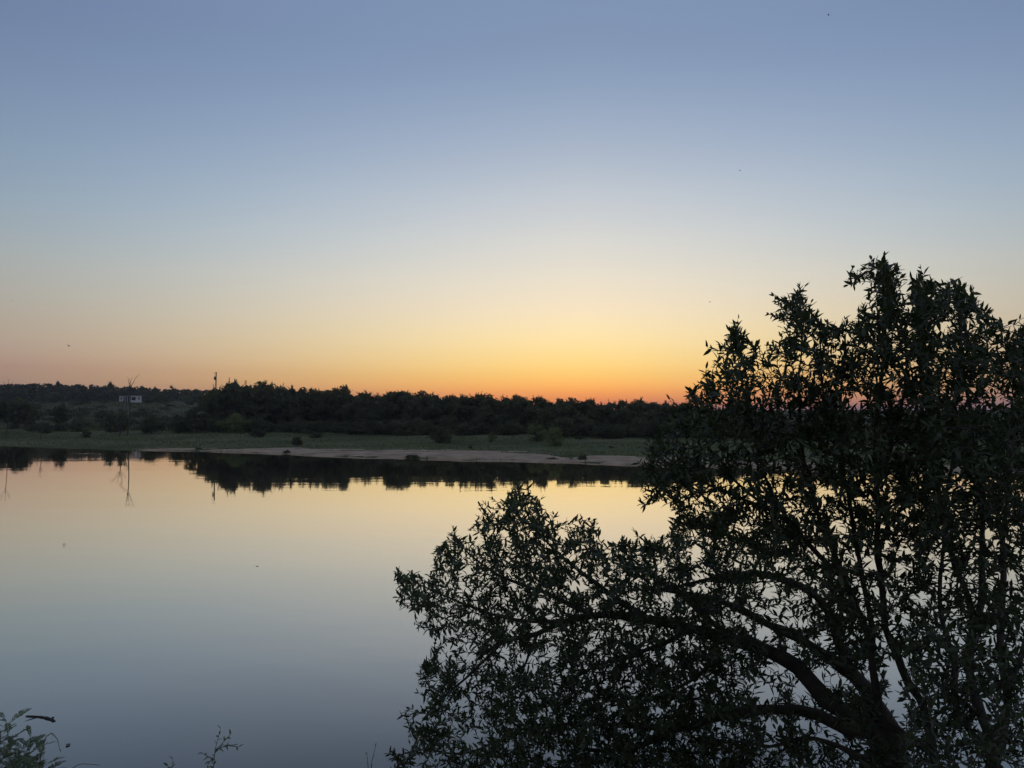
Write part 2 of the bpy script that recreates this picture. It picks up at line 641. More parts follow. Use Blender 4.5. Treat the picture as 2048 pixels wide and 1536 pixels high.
def tree_template(seed, H=8.0, rad=3.0, low=.18, clumps=26, per=130, size=.30, spray=40, stems=2, airy=1.0, mats=('leaf_far', 'bark_far')):
    R = np.random.default_rng(seed)
    tb = MB()
    cs = []
    tries = 0
    while len(cs) < clumps and tries < 4000:
        tries += 1
        p = R.uniform(-1, 1, 3)
        q = np.linalg.norm(p)
        if q > 1 or q < .35:
            continue
        z = low * H + (p[2] * .5 + .5) * (1 - low) * H * .9
        f = 1.0 - .35 * (p[2] > .3) * (p[2] - .3)
        c = np.array([p[0] * rad * f * .82, p[1] * rad * f * .82, z])
        cs.append(c)
    cs = np.array(cs)
    for st in range(stems):
        base = np.array([R.normal(0, .18), R.normal(0, .18), -.3])
        topc = cs[R.integers(len(cs))] * np.array([.5, .5, 1.0])
        topc[2] = max(topc[2], H * .62)
        t = np.linspace(0, 1, 6)[:, None]
        bend = R.normal(0, .25, 3) * np.array([1, 1, 0])
        tb.tube(base + (topc - base) * t + bend * np.sin(t * math.pi), np.linspace(.17, .05, 6) * H / 8, 6)
        for c in cs[st::stems]:
            k0 = R.uniform(.25, .7)
            b0 = base + (topc - base) * k0
            mid = (b0 + c) / 2 + np.array([0, 0, -.25])
            tb.tube([b0, mid, c], np.array([.07, .045, .015]) * H / 8, 4, cap=False)
    C, S = [], []
    for c in cs:
        r = R.uniform(.6, 1.05) * rad * .36 * airy
        m = int(per * R.uniform(.7, 1.2))
        d = R.normal(0, 1, (m, 3))
        d /= np.linalg.norm(d, axis=1)[:, None]
        d *= (R.uniform(0, 1, m) ** .45)[:, None] * r
        d[:, 2] *= .8
        C.append(c + d)
        S.append(R.uniform(.55, 1.25, m) * size)
    for _ in range(spray):
        c = cs[R.integers(len(cs))]
        if c[2] < H * .35:
            continue
        out = c / np.array([rad, rad, H]) - np.array([0, 0, .55])
        d = out * np.array([1.3, 1.3, .5]) + np.array([0, 0, R.uniform(.2, .75)]) + R.normal(0, .38, 3)
        d /= np.linalg.norm(d)
        Lh = R.uniform(.8, 1.35) * rad * .36 * 1.1
        m = 20
        t = np.linspace(.3, 1, m)[:, None]
        C.append(c + d * t * Lh + R.normal(0, .13, (m, 3)) * (1.25 - t))
        S.append(np.linspace(.9, .5, m) * size * .8)
        tb.tube([c, c + d * Lh * .5, c + d * Lh], [.02, .012, .006], 3, cap=False)
    C = np.vstack(C)
    C[:, 2] = np.maximum(C[:, 2], .08)
    V, F = cards(C, np.concatenate(S), R)
    top = V[:, 2].max()
    crown = np_mesh('crown', V, F, M[mats[0]])
    trunk = tb.mesh('trunk', M[mats[1]])
    return dict(crown=crown, trunk=trunk, H=top, rad=np.percentile(np.hypot(V[:, 0], V[:, 1]), 97))


def put(tpl, name, loc, height, width=None, rz=None, label=None, cat='tree', group=None, stem='trunk'):
    rz = random.uniform(0, 6.28) if rz is None else rz
    root = empty(name, tuple(float(v) for v in loc), rz)
    sz = height / tpl['H']
    sw = (width / 2 / tpl['rad']) if width else sz
    root.scale = (sw, sw * random.uniform(.92, 1.08), sz)
    link(stem, tpl['trunk'], root)
    link('crown', tpl['crown'], root)
    tag(root, label, cat, group)
    return root


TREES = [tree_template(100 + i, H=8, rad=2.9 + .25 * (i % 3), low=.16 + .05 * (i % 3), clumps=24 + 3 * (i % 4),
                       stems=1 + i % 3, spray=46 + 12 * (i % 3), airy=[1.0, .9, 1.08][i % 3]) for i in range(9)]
SHRUBS = [tree_template(200 + i, H=3.0, rad=1.9, low=.02, clumps=20, per=95, size=.20, spray=34, stems=3, airy=1.15) for i in range(5)]
SCRUB = [tree_template(300 + i, H=1.6, rad=1.5, low=.0, clumps=14, per=70, size=.17, spray=26, stems=3, airy=1.2,
                       mats=('leaf_scrub', 'bark_far')) for i in range(4)]
PALE = [tree_template(400 + i, H=3.2, rad=2.0, low=.02, clumps=22, per=110, size=.17, spray=60, stems=4, airy=1.1,
                      mats=('leaf_pale', 'bark_far')) for i in range(2)]

SKX = [380, 400, 425, 440, 455, 470, 482, 495, 512, 530, 545, 560, 600, 640, 690, 720, 760, 800, 850, 900, 945, 970, 1000, 1030, 1060, 1100, 1150,
       1200, 1250, 1300, 1330, 1400, 1600, 1800, 2048, 2300]
SKY = [800, 786, 776, 766, 758, 762, 772, 769, 764, 760, 770, 775, 773, 779, 773, 782, 783, 779, 785, 787, 784, 790, 789, 793, 792, 797, 801,
       798, 796, 802, 806, 812, 822, 830, 838, 842]
WOOD_L, WOOD_G = 'small dense dark tree of the wood along the far bank', 'trees of the wood on the far bank'
UNDER_L, UNDER_G = 'dark undergrowth shrub at the foot of the far wood', 'undergrowth shrubs of the far wood'


def wood_zone(px):
    for x, t in ((470, 'below the tall utility pole'), (560, 'in the tallest part of the wood'), (700, 'above the left end of the sand'),
                 (860, 'left of the dark lone bush'), (1000, 'above the dark lone bush'), (1150, 'behind the bright meadow bush'),
                 (1290, 'right of the bright meadow bush'), (1420, 'beside the near trees')):
        if px < x:
            return t
    return 'glimpsed through the near trees'


def slope_zone(px):
    for x, t in ((60, 'at the left edge of the far bank'), (160, 'around the upright dark bush'), (240, 'left of the bare forked tree'),
                 (300, 'below the white house'), (360, 'right of the white house')):
        if px < x:
            return t
    return 'at the left end of the wood'


def at_s(px, s):
    """ground point in the column of pixel px, s metres behind the waterline"""
    dx = (px - 1024) / FPX
    Y = 100.0
    for _ in range(40):
        Y = .5 * Y + .5 * (float(shore(dx * Y)) + s / .894)
    return np.array([dx * Y, Y, float(terr(dx * Y, Y))])


def top_z(py, Y):
    return CAMZ + (830 - py) / FPX * Y


cnt = 0
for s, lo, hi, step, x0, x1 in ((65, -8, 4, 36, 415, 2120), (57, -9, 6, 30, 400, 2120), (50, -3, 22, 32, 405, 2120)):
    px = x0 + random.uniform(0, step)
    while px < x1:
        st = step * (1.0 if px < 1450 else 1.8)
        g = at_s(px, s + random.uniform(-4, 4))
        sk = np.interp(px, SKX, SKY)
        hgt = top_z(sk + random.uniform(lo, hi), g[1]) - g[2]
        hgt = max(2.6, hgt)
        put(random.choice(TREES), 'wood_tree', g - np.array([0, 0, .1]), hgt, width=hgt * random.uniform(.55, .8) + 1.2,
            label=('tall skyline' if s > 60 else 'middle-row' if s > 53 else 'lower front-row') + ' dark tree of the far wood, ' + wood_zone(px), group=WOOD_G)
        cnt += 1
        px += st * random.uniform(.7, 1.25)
px = 420
while px < 2120:
    g = at_s(px, random.uniform(40, 46))
    hgt = random.uniform(1.7, 3.7)
    put(random.choice(SHRUBS), 'undergrowth_shrub', g - np.array([0, 0, .1]), hgt, width=random.uniform(3.0, 5.0),
        label='dark undergrowth shrub at the foot of the wood, ' + wood_zone(px), cat='shrub', group=UNDER_G)
    px += random.uniform(10, 19) * (1 if px < 1450 else 2.4)


px = 425
while px < 1450:
    g = at_s(px, random.uniform(54, 60))
    put(random.choice(SHRUBS), 'undergrowth_shrub', g - np.array([0, 0, .1]), random.uniform(2.4, 4.2), width=random.uniform(4.0, 6.5),
        label='dark shrub among the wood trunks, ' + wood_zone(px), cat='shrub', group=UNDER_G)
    px += random.uniform(22, 40)


def bush(px, pyb, pyt, wpx, name, label, tpl, cat='bush', group=None, y0=45):
    g = ground_at(px, pyb, y0)
    hgt = top_z(pyt, g[1]) - g[2]
    return put(tpl, name, g - np.array([0, 0, .06]), hgt, width=wpx / FPX * g[1], label=label, cat=cat, group=group)


# bushes one can pick out on the meadow and the sand
bush(1110, 892, 849, 46, 'meadow_bush', 'pale green rounded bush standing out on the meadow, right of centre', PALE[0])
bush(1075, 882, 846, 44, 'meadow_bush', 'pale green bush just left of and behind the bright rounded bush', PALE[1])
bush(884, 886, 850, 48, 'meadow_bush', 'dark rounded bush standing alone on the meadow at picture centre', SHRUBS[0])
bush(983, 884, 862, 20, 'meadow_bush', 'small pale bush between the dark rounded bush and the bright one', PALE[0])
bush(941, 897, 889, 8, 'meadow_bush', 'tiny dark bush alone on the grass above the sand strip', SHRUBS[1])
bush(594, 890, 870, 24, 'meadow_bush', 'small dark bush on the grass above left end of the sand', SHRUBS[2])
bush(632, 876, 863, 30, 'meadow_bush', 'low dark bush at the meadow rim beneath the wood', SHRUBS[3])
bush(515, 874, 856, 40, 'meadow_bush', 'wide low bush under the tallest trees of the wood', SHRUBS[4])
bush(1160, 878, 870, 26, 'meadow_bush', 'low flat bush right of the bright rounded bush', SHRUBS[1])
bush(1222, 896, 891, 14, 'meadow_bush', 'tiny flat bush on the grass at the right end of the sand', SHRUBS[2])
bush(575, 908, 898, 20, 'sand_weed', 'small dark weed clump standing on the sand near its left end', SCRUB[0], 'weed')
bush(825, 917, 907, 32, 'sand_weed', 'green weed clump at the waterline in the middle of the sand', SCRUB[1], 'weed')
bush(1165, 921, 906, 26, 'sand_weed', 'tangled brush at the waterline splitting the sand strip', SCRUB[2], 'weed')
bush(1105, 920, 912, 24, 'sand_weed', 'low dark brush on the sand left of the tangled waterline brush', SCRUB[3], 'weed')
bush(400, 898, 892, 18, 'sand_weed', 'small dark weed at the thin left tip of the sand', SCRUB[0], 'weed')

# bushes and trees of the open left slope
LS = 'on the open left slope'
bush(118, 857, 806, 40, 'slope_bush', 'dark upright bush standing alone on the open left slope', TREES[0], 'bush')
bush(28, 858, 792, 66, 'slope_tree', 'dark tree at the left edge of the far bank', TREES[3], 'tree')
bush(62, 852, 812, 30, 'slope_bush', 'short dark tree beside the tree at the left edge', TREES[4], 'bush')
bush(-30, 860, 788, 80, 'slope_tree', 'dark tree cut off by the left edge of the picture', TREES[5], 'tree')
bush(305, 868, 828, 50, 'slope_bush', 'dark rounded bush below the white house', SHRUBS[1])
bush(232, 864, 815, 56, 'slope_bush', 'thin grey-green bush around the foot of the bare forked tree', SCRUB[1])
bush(392, 866, 808, 78, 'slope_tree', 'broad bushy tree at the left end of the wood', TREES[6], 'tree')
bush(362, 866, 826, 40, 'slope_bush', 'low dark bush on the left side of the broad bushy tree', SHRUBS[3])
bush(468, 866, 824, 62, 'slope_bush', 'pale green willow bush in front of the left end of the wood', PALE[1])
bush(172, 876, 857, 20, 'slope_bush', 'small dark bush near the water on the left bank', SHRUBS[4])
bush(205, 845, 822, 34, 'slope_bush', 'grey scrub bush left of the bare forked tree', SCRUB[3])
bush(90, 866, 852, 26, 'slope_bush', 'low dark scrub below the upright bush on the left', SCRUB[0])

for i in range(125):
    px = random.uniform(-40, 440)
    py = 803 + 62 * random.random() ** 1.25
    g = ground_at(px, py, 60)
    if abs(px - 262) < 30 and py < 823:
        continue
    put(random.choice(SCRUB), 'hillside_scrub', g - np.array([0, 0, .1]), random.uniform(.8, 2.3), width=random.uniform(2.4, 5.6),
        label='low grey-green scrub bush on the left slope, ' + slope_zone(px), cat='scrub', group='scrub bushes of the left hillside')
for i in range(36):
    px = random.uniform(-40, 430)
    g = at_s(px, random.uniform(36, 62))
    put(random.choice(SCRUB), 'hillside_scrub', g - np.array([0, 0, .1]), random.uniform(.7, 1.8), width=random.uniform(1.8, 4.2),
        label='low grey-green scrub bush on the left slope, ' + slope_zone(px), cat='scrub', group='scrub bushes of the left hillside')
for i in range(34):
    px = random.uniform(-40, 430)
    g = ground_at(px, random.uniform(793, 806), 240)
    if abs(px - 262) < 36:
        continue
    put(random.choice(SHRUBS), 'hillside_shrub', g - np.array([0, 0, .1]), random.uniform(2.5, 5.0), width=random.uniform(5, 9),
        label='dark shrub in far brush under the ridge, ' + slope_zone(px), cat='shrub', group='brush belt of the left hillside')

# rough dry grass of the hillside
n = 42000
hy = 120 + 260 * rng.uniform(0, 1, n) ** 1.3
hx = (rng.uniform(-60, 480, n) - 1024) / FPX * hy
hs = s_of(hx, hy)
ok = (hs > 40) & ((wob(hx, hy, .16, 3) + rng.normal(0, .45, n)) > -.15)
hx, hy = hx[ok], hy[ok]
hz_ = terr(hx, hy) - .03
n = len(hx)
ang = rng.uniform(0, math.pi, n)
w = rng.uniform(.12, .32, n)
h = rng.uniform(.15, .6, n) * (1 + .6 * (wob(hx, hy, .3, 9) > .35))
lean = rng.normal(0, .15, (n, 2))
V = np.empty((n, 3, 3))
V[:, 0] = np.stack([hx - w * np.cos(ang), hy - w * np.sin(ang), hz_], -1)
V[:, 1] = np.stack([hx + w * np.cos(ang), hy + w * np.sin(ang), hz_], -1)
V[:, 2] = np.stack([hx + lean[:, 0], hy + lean[:, 1], hz_ + h], -1)
gr = link('hillside_grass', np_mesh('hillside_grass', V.reshape(-1, 3), np.arange(n * 3).reshape(-1, 3), M['hill_grass'],
                                    attr=np.repeat(rng.uniform(0, 1, n), 3)))
tag(gr, 'rough dry grass of the left hillside', 'grass', kind='stuff')

# wooded ridge on the skyline, left
RX = [-80, 0, 60, 120, 200, 260, 300, 330, 360, 400, 440, 520, 700]
RY = [771, 768, 765, 767, 770, 772, 774, 778, 777, 778, 781, 785, 792]
C, S = [], []
for row, (Yr, n) in enumerate(((408, 150), (435, 170), (462, 190), (500, 220))):
    for i in range(n):
        px = random.uniform(-90, 720)
        Y = Yr + random.uniform(-18, 18)
        X = (px - 1024) / FPX * Y
        g = float(terr(X, Y))
        sk = np.interp(px, RX, RY)
        tz = top_z(sk + random.uniform(0, 3.5) + (3 - row) * 4.5, Y)
        r = random.uniform(1.7, 3.3)
        m = 46
        d = rng.normal(0, 1, (m, 3))
        d /= np.linalg.norm(d, axis=1)[:, None]
        d *= (rng.uniform(.25, 1, m) ** .6)[:, None] * r
        c = np.array([X, Y, tz - r * .75])
        d[:, 2] *= .75
        C.append(c + d)
        S.append(rng.uniform(.6, 1.3, m))
        for zz in np.arange(tz - r * 2.0, g, -r * 1.1):
            d2 = d[:20] * np.array([1.1, 1.1, .9])
            C.append(np.array([X, Y, zz]) + d2)
            S.append(rng.uniform(.9, 1.6, 20))
V, F = cards(np.vstack(C), np.concatenate(S), rng, 1.3)
ridge = link('ridge_wood', np_mesh('ridge_wood', V, F, M['leaf_ridge']))
tag(ridge, 'far wooded ridge on the left skyline', 'wood', kind='stuff')
for px, pt, wpx, lab in ((218, 760, 20, 'round-topped tree poking above the ridge left of the bare forked tree'),
                         (343, 768, 20, 'round-topped tree poking above the ridge between bare tree and pole'),
                         (115, 760, 12, 'small tree bump on the ridge skyline at far left'),
                         (281, 769, 18, 'low tree on the ridge skyline just right of the bare forked tree'),
                         (308, 771, 15, 'low tree on the ridge skyline left of the round-topped tree')):
    Y = 450.0
    X = (px - 1024) / FPX * Y
    g = np.array([X, Y, float(terr(X, Y))])
    put(TREES[int(px) % 9], 'ridge_tree', g, top_z(pt, Y) - g[2], width=wpx / FPX * Y, label=lab, cat='tree')


# bare trees
def bare_tree(name, label, px, pyb, Y, tips, r0, lean=0.0):
    X = (px - 1024) / FPX * Y
    g = np.array([X, Y, float(terr(X, Y)) - .1])
    root = empty(name, tuple(g))
    fork = P(px + lean, pyb, Y) - g
    t = np.linspace(0, 1, 6)[:, None]
    tb = MB()
    tb.tube(fork * t + np.sin(t * 3) * np.array([.15, .2, 0]), np.linspace(r0, r0 * .6, 6), 6)
    tb.build('trunk', M['dead'], root)
    for tx, ty, sub in tips:
        tip = P(tx, ty, Y + random.uniform(-1.5, 1.5)) - g
        side_v = np.array([random.uniform(-.3, .3), random.uniform(-.3, .3), 0])
        pts = fork + (tip - fork) * t + side_v * np.sin(t * 3)
        b = MB()
        b.tube(pts, np.linspace(r0 * .5, r0 * .16, 6), 5)
        for q in range(sub):
            i0 = random.randint(1, 4)
            d = (tip - fork) * random.uniform(.2, .4) + np.array([random.uniform(-.9, .9), random.uniform(-.8, .8), random.uniform(0, .5)])
            b.tube([pts[i0], pts[i0] + d * .5 + np.array([0, 0, .08]), pts[i0] + d], [r0 * .2, r0 * .13, r0 * .07], 4)
        b.build('branch', M['dead'], root)
    tag(root, label, 'dead tree')


bare_tree('bare_tree', 'bare forked dead tree rising above the ridge left of the pole', 256, 778, 150,
          [(257, 758, 1), (265, 754, 1), (275, 751, 3), (268, 764, 1), (240, 800, 2)], .13, 4)
bare_tree('bare_tree', 'leafless grey snag in the scrub below the white house', 240, 822, 146,
          [(226, 800, 2), (236, 798, 2), (248, 800, 2), (255, 812, 1)], .12, 2)
bare_tree('bare_tree', 'faint bare twiggy tree above the ridge at the left edge', 14, 782, 155,
          [(8, 764, 2), (18, 757, 2), (25, 760, 2)], .08, 2)
bare_tree('bare_tree', 'small bare snag among brush left of the upright bush', 82, 838, 140,
          [(78, 820, 1), (86, 815, 2), (92, 822, 1)], .09, 1)

# white mobile home on the hillside
Yh = 320.0
hb = ground_at(262, 806.5, 150)
Yh = hb[1]
u = .97 * math.hypot(hb[0], hb[1]) / FPX   # metres per photograph pixel at the house
home = empty('mobile_home', (hb[0], hb[1], hb[2]), math.atan2(-hb[0], hb[1]))
tag(home, 'small white mobile home with dark windows on the left hillside', 'house')


def hbox(name, x0, x1, z0, z1, d0, d1, m, parent=home):
    b = MB()
    b.box(((x0 + x1) / 2 * u, (d0 + d1) / 2, (z0 + z1) / 2 * u), ((x1 - x0) * u, d1 - d0, (z1 - z0) * u))
    return b.build(name, m, parent)


hbox('skirting', -2.2, 17.2, -2, 1.2, .15, 3.6, M['door'])
hbox('wall', -2.5, 17.5, 1.2, 13.0, 0, 3.8, M['siding'])
hbox('roof', -4.0, 18.2, 13.0, 13.9, -.35, 4.1, M['roof'])
hbox('shed_wall', -19.5, -12.5, 3.0, 12.6, 1.0, 3.6, M['siding'])
hbox('shed_roof', -20.2, -11.8, 12.6, 13.4, .7, 3.9, M['roof'])
hbox('porch_wall', -12.5, -2.5, 1.0, 11.8, 2.2, 3.7, M['door'])
hbox('porch_roof', -11.8, -4.0, 12.2, 13.0, -.1, 3.9, M['roof'])
for x in (-10.5, -6.2):
    hbox('porch_post', x, x + .8, -1, 12.2, .1, .3, M['siding'])
for x0, x1, z0, z1 in ((.2, 8.0, 4.6, 11.4), (11.4, 14.6, 6.0, 11.0), (-17.6, -14.6, 6.2, 10.6)):
    d = .0 if x0 > -10 else 1.0
    f = hbox('window', x0, x1, z0, z1, d - .06, d + .02, M['siding'])
    hbox('pane', x0 + .5, x1 - .5, z0 + .5, z1 - .5, d - .09, d - .05, M['dark_glass'], f)
f = hbox('door', -6.0, -3.0, 1.2, 10.6, 2.10, 2.22, M['dark_glass'])
hbox('handle', -3.6, -3.2, 5.4, 5.9, 2.04, 2.11, M['metal'], f)


# utility poles
def pole(px, pyt, Y, label, r=.13, can=True):
    X = (px - 1024) / FPX * Y
    g = float(terr(X, Y)) - .2
    root = empty('utility_pole', (X, Y, g))
    tag(root, label, 'utility pole')
    Hh = top_z(pyt, Y) - g
    b = MB()
    b.tube([(0, 0, 0), (0.03, 0, Hh * .5), (.06, 0, Hh)], [r * 1.25, r * 1.1, r], 8)
    b.build('post', M['pole'], root)
    b = MB()
    b.tube([(-.32, -.02, Hh - .55), (-.32, -.02, Hh + .02)], [.03, .03], 6)
    b.box((-.12, -.02, Hh - .42), (.42, .05, .05))
    b.build('insulator', M['metal'], root)
    if can:
        b = MB()
        zc = Hh - 1.45
        zs = np.array([-.42, -.40, -.36, .30, .36, .38])
        b.tube([(-.27, -.02, zc + z) for z in zs], [.05, .16, .19, .19, .15, .06], 10)
        tr = b.build('transformer', M['metal'], root)
        b = MB()
        b.tube([(-.30, -.02, zc + .37), (-.31, -.02, zc + .62)], [.035, .02], 6)
        b.build('bushing', M['metal'], tr)
        b = MB()
        b.box((-.07, 0, zc), (.16, .08, .3))
        b.build('bracket', M['metal'], root)
    return root


pole(431, 744, 181, 'tall wooden utility pole with transformer left of the wood')
pole(491, 761, 210, 'short bare pole top poking out between two trees of the wood', .12, False)


# ================================================================== foreground trees
def leaf_template(Lf=1.0, W=.30, curl=.18, fold=.10):
    ts = np.array([.22, .5, .78])
    ws = np.array([.82, 1.0, .58]) * W / 2
    V = [(0, 0, 0)]
    for t, w_ in zip(ts, ws):
        zc = -curl * t * t
        V += [(-w_, t, zc + fold * w_ / (W / 2)), (0, t, zc), (w_, t, zc + fold * w_ / (W / 2))]
    V.append((0, 1, -curl))
    V = np.array(V) * Lf
    F = [(0, 2, 1), (0, 3, 2)]
    for r in range(2):
        a = 1 + r * 3
        F += [(a, a + 1, a + 4), (a, a + 4, a + 3), (a + 1, a + 2, a + 5), (a + 1, a + 5, a + 4)]
    F += [(7, 8, 10), (8, 9, 10)]
    return V, np.array(F)


LEAVES = [leaf_template(1, .30, .16, .05), leaf_template(1, .36, .26, .07), leaf_template(1, .26, .05, .06), leaf_template(1, .33, -.06, .05)]
LEAF_ME = []
for V, F in LEAVES:
    LEAF_ME.append(np_mesh('leaf', V, F, M['leaf_near'], True, attr=np.zeros(len(V))))


def inpoly(pts, poly):
    x, y = pts[:, 0], pts[:, 1]
    res = np.zeros(len(pts), bool)
    j = len(poly) - 1
    for i in range(len(poly)):
        xi, yi = poly[i]
        xj, yj = poly[j]
        c = ((yi > y) != (yj > y)) & (x < (xj - xi) * (y - yi) / (yj - yi + 1e-9) + xi)
        res ^= c
        j = i
    return res


def grow(name, label, limbs, poly, ntips, depth, dens, extra, leaf_len, bark, seed, base_r=.1, lead=None, maxjoin=1.6):
    """limbs: list of (pixel polyline with depths, r0, r1, is_trunk); tips grown from limb nodes; leaves along the tips"""
    R = np.random.default_rng(seed)
    pts = [P(px, py, Y) for px, py, Y in limbs[0][0]]
    basep = np.array(pts[0])
    basez = float(near_z(basep[0], basep[1]))
    root = empty(name, (float(basep[0]), float(basep[1]), basez))
    org = np.array([basep[0], basep[1], basez])
    tag(root, label, 'tree')
    nodes, dirs = [], []
    for li, (pl, r0, r1, kind) in enumerate(limbs):
        p = np.array([P(*q) for q in pl])
        if kind == 'trunk' and p[0][2] > near_z(p[0][0], p[0][1]):
            foot = p[0].copy()
            d0 = p[0] - p[1]
            foot = p[0] + d0 / np.linalg.norm(d0) * .35
            foot[2] = float(near_z(foot[0], foot[1])) - .15
            p = np.vstack([foot, p])
        # Catmull-Rom resample with a little crookedness
        q = [p[0]]
        ext = np.vstack([2 * p[0] - p[1], p, 2 * p[-1] - p[-2]])
        for i in range(1, len(ext) - 2):
            a, b, c, d = ext[i - 1:i + 3]
            nseg = max(2, int(np.linalg.norm(c - b) / .09))
            for t in np.linspace(0, 1, nseg + 1)[1:]:
                q.append(.5 * ((2 * b) + (-a + c) * t + (2 * a - 5 * b + 4 * c - d) * t * t + (-a + 3 * b - 3 * c + d) * t ** 3))
        q = np.array(q)
        jit = R.normal(0, 1, q.shape)
        jit = (jit + np.roll(jit, 1, 0) + np.roll(jit, -1, 0)) / 3
        jit[0] = jit[-1] = 0
        q = q + jit * min(.012, r0 * .35)
        rad = np.linspace(0, 1, len(q)) ** .62 * (r1 - r0) + r0
        rad = rad * (1 + .10 * R.normal(0, 1, len(q)))
        b = MB()
        b.tube(q - org, rad, 10 if r0 > .04 else 7)
        o = b.build('trunk' if kind == 'trunk' else 'branch', bark, root, True)
        tg = np.gradient(q, axis=0)
        tg /= np.linalg.norm(tg, axis=1)[:, None] + 1e-9
        skip = int(len(q) * (.35 if kind == 'trunk' else .12))
        nodes.append(q[skip:])
        dirs.append(tg[skip:])
    nodes, dirs = np.vstack(nodes), np.vstack(dirs)
    # tips
    poly = np.array(poly, dtype=float)
    lo, hi = poly.min(0), poly.max(0)
    tips = []
    while len(tips) < ntips:
        c = R.uniform(lo, hi, (4000, 2))
        c = c[inpoly(c, poly)]
        c = c[R.uniform(0, 1, len(c)) < dens(c[:, 0], c[:, 1])]
        tips += [tuple(v) for v in c]
    tips = [(x, y, depth(x, y, R)) for x, y in tips[:ntips]]
    for x, y in extra:
        tips.append((x, y, depth(x, y, R)))
        for _ in range(3):
            tips.append((x + R.normal(0, 9), y + abs(R.normal(22, 12)), depth(x, y, R)))
    T = np.array([P(*t) for t in tips])
    d0 = np.array([np.min(np.linalg.norm(nodes - t, axis=1)) for t in T])
    order = np.argsort(d0)
    tw = MB()
    tv, tf, tn = [], [], 0
    LP, LD, LN, LL = [], [], [], []
    cap = len(nodes) + 9 * len(T)
    NA = np.empty((cap, 3))
    DA = np.empty((cap, 3))
    nn = len(nodes)
    NA[:nn], DA[:nn] = nodes, dirs
    for oi in order:
        t = T[oi]
        dv = t - NA[:nn]
        dist = np.linalg.norm(dv, axis=1) + 1e-6
        up = dv[:, 2] / dist
        al = (dv * DA[:nn]).sum(1) / dist
        cost = dist * (1 + .45 * np.clip(.15 - up, 0, 1) + .55 * np.clip(.25 - al, 0, 1.2)) + (dist < .10) * .4
        j = int(np.argmin(cost))
        a, L = NA[j], dist[j]
        if L > maxjoin:
            continue
        dd = dv[j] / L
        d1 = DA[j] * .55 + dd
        d1 /= np.linalg.norm(d1)
        d2 = dd * .8 + np.array([0, 0, .45]) + R.normal(0, .22, 3)
        d2 /= np.linalg.norm(d2)
        k = np.linspace(0, 1, 8)[:, None]
        h00, h10 = 2 * k ** 3 - 3 * k ** 2 + 1, k ** 3 - 2 * k ** 2 + k
        h01, h11 = -2 * k ** 3 + 3 * k ** 2, k ** 3 - k ** 2
        q = h00 * a + h10 * d1 * L + h01 * t + h11 * d2 * L
        q[1:-1] += R.normal(0, .006, (6, 3))
        r0 = .0028 + .0075 * min(1.0, L)
        tw.tube(q - org, np.linspace(r0, .0014, 8), 4, cap=False)
        tg = np.gradient(q, axis=0)
        tg /= np.linalg.norm(tg, axis=1)[:, None] + 1e-9
        NA[nn:nn + 7], DA[nn:nn + 7] = q[1:], tg[1:]
        nn += 7
        # leaves on the outer part of the twig
        seg = np.linalg.norm(np.diff(q, axis=0), axis=1)
        cum = np.concatenate([[0], np.cumsum(seg)])
        reach = min(cum[-1], R.uniform(.20, .34))
        m = max(4, int(reach / .034))
        phase = R.uniform(0, 6.28)
        for i in range(m):
            sdist = cum[-1] - reach * (i / m)
            p = np.array([np.interp(sdist, cum, q[:, c]) for c in range(3)])
            tt = np.array([np.interp(sdist, cum, tg[:, c]) for c in range(3)])
            tt /= np.linalg.norm(tt)
            u1 = np.cross(tt, (0.2, .1, 1.0))
            u1 /= np.linalg.norm(u1) + 1e-9
            u2 = np.cross(tt, u1)
            for sgn in (0, math.pi):
                az_ = phase + sgn + i * 1.57 + R.normal(0, .35)
                spread = (.35 if i == 0 else .95) + R.normal(0, .22)
                d = tt * math.cos(spread) + (u1 * math.cos(az_) + u2 * math.sin(az_)) * math.sin(spread)
                d = d + np.array([0, 0, .12])
                d /= np.linalg.norm(d)
                nrm = np.array([0, 0, 1.0]) + R.normal(0, .55, 3) + tt * .3
                LP.append(p)
                LD.append(d)
                LN.append(nrm)
                LL.append(leaf_len * R.uniform(.65, 1.2) * (.75 if i == 0 else 1.0))
    if tw.n:
        o = tw.build('twigs', bark, root, True)
        o['kind'] = 'stuff'
    LP, LD, LN, LL = np.array(LP), np.array(LD), np.array(LN), np.array(LL)
    side_ = np.cross(LD, LN)
    side_ /= np.linalg.norm(side_, axis=1)[:, None] + 1e-9
    up_ = np.cross(side_, LD)
    # which leaves show largest: nearest to the eye and inside the frame
    dx = LP[:, 0] / LP[:, 1]
    dz = (LP[:, 2] - CAMZ) / LP[:, 1]
    inside = (np.abs(dx) < .66) & (dz > -.44)
    score = LL / LP[:, 1] * inside
    big = set(np.argsort(-score)[:300].tolist())
    nL = len(LP)
    kind_ = R.integers(0, len(LEAVES), nL)
    rest = np.array([i not in big for i in range(nL)])
    Vs, Fs, As, off = [], [], [], 0
    for kk, (lv, lf) in enumerate(LEAVES):
        I = np.nonzero(rest & (kind_ == kk))[0]
        B = np.stack([side_[I], LD[I], up_[I]], 1) * LL[I][:, None, None]     # rows: x,y,z axes
        W = np.einsum('vk,nkc->nvc', lv, B) + (LP[I] - org)[:, None, :]
        Vs.append(W.reshape(-1, 3))
        Fs.append((lf[None] + (np.arange(len(I)) * len(lv))[:, None, None] + off).reshape(-1, 3))
        As.append(np.repeat(R.uniform(0, 1, len(I)), len(lv)))
        off += len(I) * len(lv)
    fo = link('foliage', np_mesh('foliage', np.vstack(Vs), np.vstack(Fs), M['leaf_near'], True, attr=np.concatenate(As)), root)
    fo['kind'] = 'stuff'
